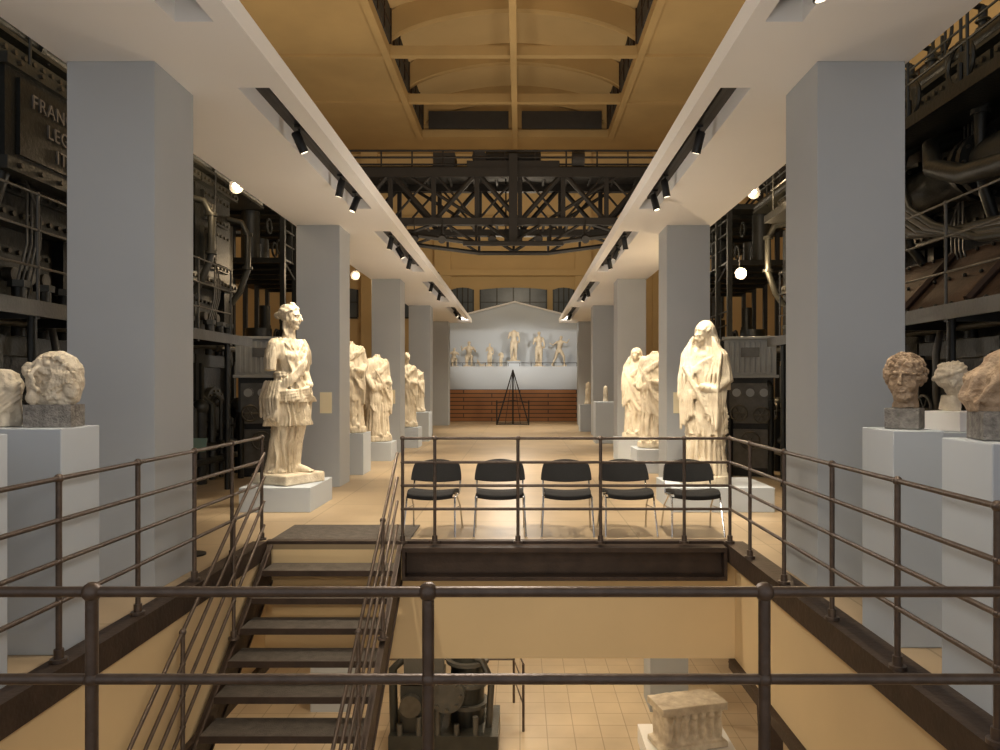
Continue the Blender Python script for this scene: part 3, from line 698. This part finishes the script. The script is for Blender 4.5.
def exR(b,X,B,r):
    b.cyl((X(-.05),5.8,3.75),(X(-.05),11,3.75),.25,28,1)
    for y in (6.2,7.3,7.45,8.6,8.75,9.9):
        b.cyl((X(-.05),y,3.75),(X(-.05),y+.07,3.75),.34,28,0)
        for k in range(12):
            a=2*pi*k/12; b.cyl((X(-.05)+.3*math.cos(a),y-.03,3.75+.3*math.sin(a)),(X(-.05)+.3*math.cos(a),y+.1,3.75+.3*math.sin(a)),.018,6,2)
    for i in range(5):
        o=.14*i
        b.tube([(X(-.1),9.0-o,4.3),(X(-.35),8.95-o,4.15),(X(-.5),8.8-o,3.85),(X(-.52),8.55-o,3.45),(X(-.45),8.2-o,3.2),(X(-.35),7.6-o,3.12-o*.3),(X(-.2),6.0,3.05-o*.35)],.04,12,4 if i%2 else 1)
    b.tube([(X(.1),8.0,4.25),(X(-.3),7.95,4.1),(X(-.42),7.7,3.8),(X(-.4),7.2,3.6),(X(-.3),6.0,3.5)],.10,16,1)
    b.tube([(X(-.3),9.4,4.4),(X(-.6),9.1,4.2),(X(-.65),8.9,3.6),(X(-.6),8.9,2.3)],.08,14,1)
    b.plate(lambda u,v:((X(.1-.65*v),6.0+4.6*u,3.0-.7*v),(.05,0,-.03)),8,4,3)
    for i in range(17):
        for v in (.05,.5,.95): b.sph((X(.1-.65*v)-.02,6.1+.27*i,3.01-.7*v),.022,1,8,5)
    for y in (6.9,8.1,9.3): b.tube([(X(.08),y,3.03),(X(-.55),y,2.35)],.045,6,3)
    B(-.6,.3,5.6,12.5,4.28,4.40,0)
    for i in range(7):
        y=5.8+i*1.05; b.cyl((X(-.58),y,4.4),(X(-.58),y,5.35),.016,8,0)
    for z in (4.75,5.05,5.35): b.cyl((X(-.58),5.7,z),(X(-.58),12.2,z),.013,8,0)
    for i in range(5):
        y=6.6+i*1.0; b.torus((X(-.2),y,4.85),.22,.025,'x',18,0); b.cyl((X(-.2),y,4.4),(X(-.2),y,4.85),.03,8,0); b.cyl((X(.1),y+.3,4.4),(X(.1),y+.3,5.1),.12,12,0); b.box(X(-.1),X(.25),y-.2,y+.1,4.4,4.75,0)
engine('diesel_engine',1,4.72,5.9,14.7,exR)

def scaffold(name,s,X0,ya,yb):
    b=MB(); r=random.Random(5)
    for i in range(7):
        y=ya+(yb-ya)*i/6
        b.box(s*X0-.05,s*X0+.05,y-.05,y+.05,0,6.2)
        b.box(s*(X0+2)-.05,s*(X0+2)+.05,y-.05,y+.05,0,6.2)
        for z in (2.2,4.2,5.4): b.box(min(s*X0,s*(X0+2)),max(s*X0,s*(X0+2)),y-.04,y+.04,z-.08,z)
    for z in (2.2,4.2,5.4):
        b.box(min(s*X0,s*(X0+2)),max(s*X0,s*(X0+2)),ya,yb,z,z+.04)
        for h in (.35,.65,.95): b.cyl((s*X0,ya,z+h),(s*X0,yb,z+h),.018,8)
        for i in range(9):
            y=ya+(yb-ya)*i/8; b.cyl((s*X0,y,z),(s*X0,y,z+.95),.018,8)
    b.tube([(s*X0,ya,0),(s*X0,yb,4.2)],.05,6); b.tube([(s*X0,ya,4.2),(s*X0,yb,2.2)],.03,6)
    for i in range(14):
        y=r.uniform(ya,yb); z=r.choice((2.24,4.24)); h=r.uniform(.3,1.2); q=r.uniform(.1,.3)
        b.cyl((s*(X0+.8),y,z),(s*(X0+.8),y,z+h),q,12); b.torus((s*(X0+.4),y,z+h*.7),.15,.025,'x',14)
    for i in range(10):
        y=r.uniform(ya,yb); h=r.uniform(.8,1.7); b.cyl((s*(X0+.6),y,0),(s*(X0+.6),y,h),r.uniform(.12,.35),14); b.torus((s*(X0+.1),y,h*.7),.15,.02,'x',16)
    b.obj(name,[M_eng],smooth=True)
scaffold('machinery_gallery',-1,5.0,15.6,20.5)
scaffold('machinery_gallery',1,4.5,15.9,21.5)

def console(x,y,rz):
    e=empty('control_console',(x,y,0),rz); b=MB()
    b.box(-.42,.42,-.22,.25,1.72,2.32,0); b.box(-.46,.46,-.26,.29,2.32,2.37,0); b.box(-.46,.46,-.26,.29,1.67,1.72,0)
    for i in range(9): b.box(-.38+.085*i,-.34+.085*i,-.24,-.22,1.76,2.28,0)
    b.box(-.15,.15,-.245,-.22,2.02,2.18,1)
    b.obj('cabinet',[M_cab,M_bright],parent=e,smooth=False,bevel=.006)
    b=MB(); b.box(-.38,.38,-.15,.25,0,1.67,0); b.box(-.34,.34,-.19,-.15,.9,1.58,1); b.box(-.34,.34,-.19,-.15,.15,.8,1)
    for q in range(3):
        b.cyl((-.22+.22*q,-.19,1.42),(-.22+.22*q,-.24,1.42),.085,18,1); b.cyl((-.22+.22*q,-.24,1.42),(-.22+.22*q,-.245,1.42),.07,18,2)
    b.cyl((-.33,-.3,0),(-.33,-.3,1.1),.05,12,0); b.cyl((.33,-.3,0),(.33,-.3,1.3),.05,12,0)
    for (xx,zz,rr) in ((-.18,1.08,.13),(.18,1.05,.13),(0,.62,.15)):
        b.torus((xx,-.38,zz),rr,.016,'y',22,1)
        for a in range(3): b.cyl((xx+rr*math.cos(a*pi/3),-.38,zz+rr*math.sin(a*pi/3)),(xx-rr*math.cos(a*pi/3),-.38,zz-rr*math.sin(a*pi/3)),.01,6,1)
        b.cyl((xx,-.38,zz),(xx,-.1,zz),.025,8,1)
    b.tube([(.33,-.3,1.3),(.33,-.28,1.5),(.3,-.1,1.6)],.05,10,0)
    b.obj('valve_stand',[M_eng,M_bright,M_cab],parent=e)
console(-4.42,12.7,.3); console(3.95,12.7,-.3)

def flood(x,y,z,power,r=.07):
    e=empty('flood_lamp',(x,y,z)); b=MB()
    b.tube([(0,.12,.0),(0,.05,0),(0,0,0)],[.04,.09,.11],16,0); b.cyl((0,.1,0),(0,.1,.35),.012,8,0); b.obj('housing',M_black,parent=e)
    b=MB(); b.sph((0,-.02,0),r,0,16,10); b.obj('bulb',M_lamp,parent=e)
    l=bpy.data.lights.new('flood','POINT'); l.energy=power; l.color=(1,.72,.42); l.shadow_soft_size=.12
    o=bpy.data.objects.new('flood_light',l); scene.collection.objects.link(o); o.location=(x,y-.2,z)
flood(-4.33,11.3,4.58,55,.05); flood(-3.83,17.2,4.1,45,.05); flood(4.0,13.4,3.57,140,.09); flood(3.82,12.1,4.7,45,.04)

# ------------------------------------------------------------------ overhead crane
e=empty('overhead_travelling_crane',(0,0,0)); b=MB(); YT=24.0; cx=-.22
for yy in (YT,YT+1.8):
    zt,zb=8.45,6.85
    b.box(-12.6,12.6,yy-.13,yy+.13,zt-.18,zt+.12); b.box(-12.6,12.6,yy-.14,yy+.14,zb-.12,zb+.1)
    n=18; w=25.2/n
    for i in range(n+1):
        x=-12.6+w*i; b.box(x-.07,x+.07,yy-.07,yy+.07,zb,zt)
        if i<n:
            b.tube([(x,yy,zb if i%2 else zt),(x+w,yy,zt if i%2 else zb)],.085,6)
            b.tube([(x,yy,zt if i%2 else zb),(x+w,yy,zb if i%2 else zt)],.04,6)
    for s in (-1,1):
        b.tube([(cx+s*5.6,yy,zb),(cx+s*3.5,yy,6.45),(cx+s*1.2,yy,6.15),(cx,yy,6.15)],.08,6)
        for xx,zz in ((4.5,6.65),(3.5,6.45),(2.3,6.3),(1.2,6.15),(0,6.15)): b.tube([(cx+s*xx,yy,zz),(cx+s*xx,yy,zb)],.05,6)
        b.tube([(cx+s*3.5,yy,6.45),(cx+s*2.3,yy,zb)],.05,6); b.tube([(cx+s*2.3,yy,zb),(cx+s*1.2,yy,6.15)],.05,6)
        b.tube([(cx+s*3.6,yy,zt),(cx,yy,6.2)],.06,6)
    for i in range(26):
        x=-12.5+1.0*i; b.cyl((x,yy,zt),(x,yy,9.15),.03,6)
    for z in (8.7,8.93,9.15): b.cyl((-12.6,yy,z),(12.6,yy,z),.035,6)
for i in range(33):
    x=-12.6+.7875*i; b.tube([(x,YT,8.45),(x,YT+1.8,8.45)],.05,6); b.tube([(x,YT,6.9),(x,YT+1.8,6.9)],.05,6)
b.box(-12.6,12.6,YT,YT+1.8,8.52,8.58)
b.box(-12.6,12.6,YT+.2,YT+.9,6.93,6.97)
b.box(cx-1.5,cx+1.5,YT-.1,YT+1.9,8.55,8.8); b.cyl((cx-.9,YT+.3,9.0),(cx+.9,YT+.3,9.0),.22,18); b.box(cx-.5,cx+.5,YT+.7,YT+1.5,8.75,9.25); b.cyl((cx-1.1,YT,8.95),(cx-1.1,YT+1.2,8.95),.24,16)
b.box(cx-2.6,cx-1.9,YT,YT+1,8.6,9.1); b.cyl((cx+1.9,YT-.1,8.85),(cx+2.3,YT-.1,8.85),.22,16)
for x in (-.25,.25): b.cyl((cx+x,YT+.6,8.5),(cx+x,YT+.6,6.5),.03,6)
b.box(cx-.3,cx+.3,YT+.4,YT+.8,6.25,6.7); b.box(cx-.14,cx+.14,YT-.2,YT-.1,6.1,9.0)
b.box(cx-1.6,cx+1.6,YT-.35,YT-.2,6.02,6.14)
for x in (-2.5,-.9,.6,2.1,-3.4,3.2):
    b.cyl((x,YT-.2,6.9),(x,YT-.2,6.3),.02,6); b.cyl((x,YT-.32,6.2),(x,YT-.05,6.32),.13,10)
b.obj('truss_girders',M_truss,parent=e,smooth=False)
b=MB()
for s in (-1,1): b.box(s*13,s*12.3,-3,36,6.2,6.7)
b.obj('crane_rail_beam',M_rust,smooth=False)
b=MB()
for x in (-3.35,2.85):
    b.box(x-.15,x+.15,29.1,29.4,0,6.0); b.cyl((x,29.2,5.2),(x,29.2,5.8),.2,10)
    for h in (.5,.8,1.1): b.cyl((x,29.2,4.1+h),(x,23,4.1+h),.02,6)
b.obj('lamp_post_frame',M_truss)

# ------------------------------------------------------------------ far end display
bx('wood_plank_wall',-2.99,2.52,31.5,31.7,0,1.36,M_wood)
bx('display_platform',-2.99,2.52,31.72,34.0,0,2.35,M_bluewall)
b=MB()
vs=[(-3.22,34.02,0),(2.72,34.02,0),(2.72,34.02,4.62),(-.25,34.02,5.36),(-3.22,34.02,4.62)]
vs+=[(x,34.3,z) for x,_,z in vs]
b.add(vs,[(4,3,2,1,0),(5,6,7,8,9),(0,1,6,5),(1,2,7,6),(2,3,8,7),(3,4,9,8),(4,0,5,9)])
b.obj('pediment_wall',M_bluewall,smooth=False)
b=MB()
b.tube([(-3.26,33.95,4.60),(-.25,33.95,5.36),(2.76,33.95,4.60)],.05,6)
b.obj('trim_pediment',M_soffit,smooth=False)
b=MB()
for i in range(12): x=-2.95+i*.49; b.cyl((x,31.78,2.35),(x,31.78,2.5),.012,6)
b.cyl((-2.96,31.78,2.5),(2.5,31.78,2.5),.015,6); b.obj('low_barrier_rail',M_truss)
def nude(name,loc,rz,H,pose,voxel=.028):
    k=H/1.8; b=MB(); P=lambda *p:tuple(q*k for q in p); r=lambda *q:[w*k for w in q]
    def leg(hip,kn,an,toe): 
        b.tube([P(*hip),P(*kn),P(*an)],r(.11,.075,.05),10,0,rnd=True); b.tube([P(*an),P(*toe)],r(.05,.04),8,0,rnd=True)
    def trunk(base,ch,hd):
        bp,cp=Vector(base),Vector(ch)
        b.tube([P(*bp),P(*bp.lerp(cp,.45)),P(*cp)],r(.15,.125,.17),12,0,rnd=True)
        b.tube([P(*cp),P(*hd)],r(.075,.06),8,0)
        if pose!='torso': head(b,P(hd[0],hd[1],hd[2]+.08),.24*k,0,0,'wave')
    if pose in('stand','torso'):
        leg((.09,0,.95),(.10,-.03,.5),(.1,0,.08),(.11,-.16,.04)); leg((-.09,0,.95),(-.13,-.1,.5),(-.13,.05,.08),(-.15,-.10,.04))
        trunk((0,0,.98),(0,0,1.38),(0,-.02,1.56))
        b.tube([P(.2,0,1.42),P(.27,.02,1.12),P(.25,-.12,.9)],r(.06,.05,.035),8,0,rnd=True)
        b.tube([P(-.2,0,1.42),P(-.28,.02,1.15)],r(.06,.05),8,0,rnd=True)
        b.tube([P(.0,.14,.0),P(.05,.12,.8)],r(.09,.07),8,0)
    if pose=='kneel':
        leg((.1,.05,.5),(.12,-.28,.52),(.12,-.25,.08),(.12,-.4,.04)); leg((-.1,.05,.5),(-.13,-.15,.1),(-.13,.3,.08),(-.13,.4,.04))
        trunk((0,.05,.5),(.0,-.12,.9),(.0,-.2,1.06)); b.tube([P(.2,-.1,.95),P(.32,-.25,.75),P(.25,-.45,.8)],r(.06,.05,.035),8,0,rnd=True)
        b.tube([P(-.2,-.1,.95),P(-.34,-.2,.8),P(-.4,-.4,1.0)],r(.06,.05,.035),8,0,rnd=True)
    if pose=='recline':
        leg((.1,.0,.2),(.5,-.05,.42),(.75,0,.06),(.9,0,.05)); leg((.1,.1,.15),(.55,.1,.13),(.95,.1,.08),(1.05,.1,.1))
        trunk((0,0,.2),(-.3,0,.55),(-.38,-.02,.72)); b.tube([P(-.35,0,.58),P(-.55,0,.3),P(-.5,-.1,.05)],r(.06,.05,.04),8,0,rnd=True)
    if pose=='stride':
        leg((.08,0,.9),(.3,-.05,.55),(.32,0,.08),(.45,-.05,.04)); leg((-.08,0,.9),(-.2,0,.5),(-.42,.0,.1),(-.32,-.08,.04))
        trunk((0,0,.92),(.08,0,1.32),(.12,0,1.5)); b.tube([P(.24,0,1.38),P(.48,-.05,1.3),P(.62,-.08,1.5)],r(.06,.05,.035),8,0,rnd=True)
        b.tube([P(-.1,0,1.38),P(-.36,0,1.2),P(-.5,-.1,1.3)],r(.06,.05,.035),8,0,rnd=True)
    b.loft([(0.0,0,0,.34*k,.25*k,.004),(.05*k,0,0,.33*k,.24*k,.004)],30,3,fold=5)
    o=b.obj(name,M_marbleN,loc=(loc[0],loc[1],loc[2]+.01),rotz=rz); sculpt(o,voxel,.004,.1,1)
YP=32.9
def atx(px): return (px-520)/740*YP
bx('display_plinth',atx(514)-.3,atx(514)+.3,YP-.25,YP+.25,2.352,2.6,M_bluewall)
nude('marble_statue_of_warrior',(atx(514),YP,2.6),0,1.6,'torso')
nude('marble_statue_of_seated_figure',(atx(454),YP,2.352),.2,1.2,'kneel')
nude('marble_statue_of_kneeling_figure',(atx(469),YP,2.352),.1,1.6,'kneel')
nude('marble_statue_of_fallen_figure',(atx(480),YP+.6,2.352),0,.7,'recline')
nude('marble_statue_of_fighter',(atx(490),YP-.2,2.352),0,1.05,'stand')
nude('marble_statue_of_standing_figure',(atx(539),YP,2.352),0,1.6,'stand')
nude('marble_statue_of_crouching_fighter',(atx(559),YP,2.352),-.4,1.45,'stride')
nude('marble_fragment_figure',(atx(501),YP,2.352),0,.75,'torso')

e=empty('pyramid_rope_stand',(-.28,29.2,0)); b=MB()
apx=(0,0,2.15)
for x,y in ((-.62,-.5),(.62,-.5),(.62,.5),(-.62,.5)): b.tube([apx,(x,y,.02)],.025,6)
for x,y,x2,y2 in ((-.62,-.5,.62,-.5),(.62,-.5,.62,.5),(.62,.5,-.62,.5),(-.62,.5,-.62,-.5)): b.tube([(x,y,.03),(x2,y2,.03)],.02,6)
b.cyl((0,0,0),(0,0,2.15),.03,8); b.tube([apx,(-.3,-.5,.02)],.012,6); b.tube([apx,(.3,-.5,.02)],.012,6)
for s in (-1,1): b.tube([(s*.62,-.5,.85),(0,0,.95)],.015,6); b.cyl((s*.62,-.5,0),(s*.62,-.5,.95),.025,8)
b.obj('frame',M_truss,parent=e)

# ------------------------------------------------------------------ lower hall objects
e=empty('pump_engine',(-1.05,10.6,ZL)); b=MB()
b.box(-.75,.75,-.5,.5,0,.35,0); b.box(-.6,-.05,-.4,.4,.35,1.0,0); b.cyl((-.35,0,1.0),(-.35,0,1.55),.26,20,0); b.cyl((-.35,0,1.3),(-.35,0,1.38),.34,20,1)
b.cyl((.3,0,.35),(.3,0,1.35),.24,20,0)
for z in (.6,.9,1.2): b.cyl((.3,0,z),(.3,0,z+.05),.31,20,1)
b.box(-.55,.0,-.42,-.3,1.05,1.45,1); b.cyl((.05,-.5,.9),(.05,-.38,.9),.24,20,1); b.cyl((-.45,-.5,.75),(-.45,-.35,.75),.15,16,2)
for a in range(8): b.cyl((.05+.19*math.cos(a*pi/4),-.53,.9+.19*math.sin(a*pi/4)),(.05+.19*math.cos(a*pi/4),-.48,.9+.19*math.sin(a*pi/4)),.025,6,2)
b.tube([(.3,0,1.35),(.3,0,1.6),(.1,0,1.75),(-.3,0,1.7),(-.35,0,1.5)],.08,12,1)
b.tube([(.6,-.2,.2),(.65,-.2,1.0),(.5,-.2,1.3),(.3,-.1,1.3)],.05,10,2)
b.tube([(-.7,-.3,.3),(-.72,-.3,1.2),(-.5,-.3,1.4)],.06,10,0)
for i in range(5): b.cyl((-.6+.26*i,-.45,.35),(-.6+.26*i,-.45,.5+.1*(i%3)),.04,10,1)
b.obj('pump_body',[M_eng2,M_eng4,M_bright],parent=e)
b=MB()
for h in (.4,.7,1.0): b.tube([(-2.6,12.0,ZL+h),(-.1,12.0,ZL+h),(.05,11.0,ZL+h)],.015,8)
for x,y in ((-.1,12),(.05,11.0),(-2.6,12)): b.cyl((x,y,ZL),(x,y,ZL+1.0),.02,8)
b.obj('low_guard_rail',M_iron)
bx('column',2.05,2.65,11.65,12.25,ZL,-.36,M_col)
bx('column',-3.3,-2.7,11.65,12.25,ZL,-.36,M_col)
bx('display_plinth',1.7,2.9,9.6,10.7,ZL,ZL+.25,M_soffit)
e=empty('marble_frieze_fragment',(2.28,10.1,ZL+.27),.25); b=MB()
b.box(-.42,.42,-.2,.2,0,.5); b.box(-.48,.48,-.25,.25,.5,.60); b.box(-.48,.48,-.24,.24,0,.08)
for i in range(7):
    x=-.36+.12*i; b.sph((x,-.2,.28),(.05,.05,.16),0,10,8); b.sph((x,-.22,.45),(.045,.05,.05))
o=b.obj('carved_block',M_marble3,parent=e,loc=(0,0,.0)); sculpt(o,.012,.025,.12,1)
b=MB()
b.tube([(2.2,7.6,-1.3),(3.4,10.5,-2.6),(3.6,11.0,ZL)],.06,8); b.tube([(2.9,7.6,-1.3),(3.5,9.6,-2.2)],.05,8); b.box(3.3,3.6,7.8,11.5,-1.6,-1.4); b.box(3.0,3.2,9.0,9.2,ZL,-.36)
b.obj('lower_pipework',M_rust)

# ------------------------------------------------------------------ lights
def area(name,loc,rot,sx,sy,power,col):
    l=bpy.data.lights.new(name,'AREA'); l.shape='RECTANGLE'; l.size=sx; l.size_y=sy; l.energy=power; l.color=col
    o=bpy.data.objects.new(name,l); scene.collection.objects.link(o); o.location=loc; o.rotation_euler=rot
WARM=(1,.85,.62)
for x in (-2.66,2.2): area('ceiling_fill',(x,15,4.35),(pi,0,0),.8,24,400,WARM)  # added fill hidden above the soffits, brightens the ceiling
for s in (-1,1): area('side_fill',(s*10.5,18,6.8),(pi,0,0),2,20,200,WARM)  # unseen fill added at the sides to lift the outer ceiling
for y,z in ((8,9.5),(28,6.5)):
    l=bpy.data.lights.new('hall_fill','POINT'); l.energy=300; l.color=(1,.84,.62); l.shadow_soft_size=.6  # added soft fill for the hall, no hanging lamp there
    o=bpy.data.objects.new('hall_fill_light',l); scene.collection.objects.link(o); o.location=(-.2,y,z)
for y,z,pw in ((3.2,2.2,65),(9.2,2.5,60),(14.5,2.5,60),(21,2.5,60)):  # added fill along the nave for columns and soffits, no fixture
    l=bpy.data.lights.new('nave_fill','POINT'); l.energy=pw; l.color=(1,.93,.84); l.shadow_soft_size=.4
    o=bpy.data.objects.new('nave_fill_light',l); scene.collection.objects.link(o); o.location=(-.25,y,z)
for x,y in ((-1,9.5),(1.5,12),(-6,8),(6,8),(0,16)): area('lower_fill',(x,y,-.42),(0,0,0),1.2,1.2,60,(1,.82,.58))  # unseen fill added under the slab to light the lower hall
area('lower_fill',(-.2,1.5,-1.3),(math.radians(50),0,0),2.5,.5,35,(1,.82,.55))  # added fill below the near edge, tilted forward and out of view
w=bpy.data.worlds.new('world'); scene.world=w; w.use_nodes=True
w.node_tree.nodes['Background'].inputs[0].default_value=(.97,.97,1,1); w.node_tree.nodes['Background'].inputs[1].default_value=.42
# ------------------------------------------------------------------ camera
cd=bpy.data.cameras.new('camera'); cam=bpy.data.objects.new('camera',cd); scene.collection.objects.link(cam)
cam.location=(0,0,1.55); cam.rotation_euler=(pi/2,0,0); cd.sensor_width=36; cd.lens=740*36/1000
cd.shift_x=-.020; cd.shift_y=.010; cd.clip_start=.05; cd.clip_end=200
scene.camera=cam
scene.view_settings.view_transform='Standard'; scene.view_settings.look='None'; scene.view_settings.exposure=.3
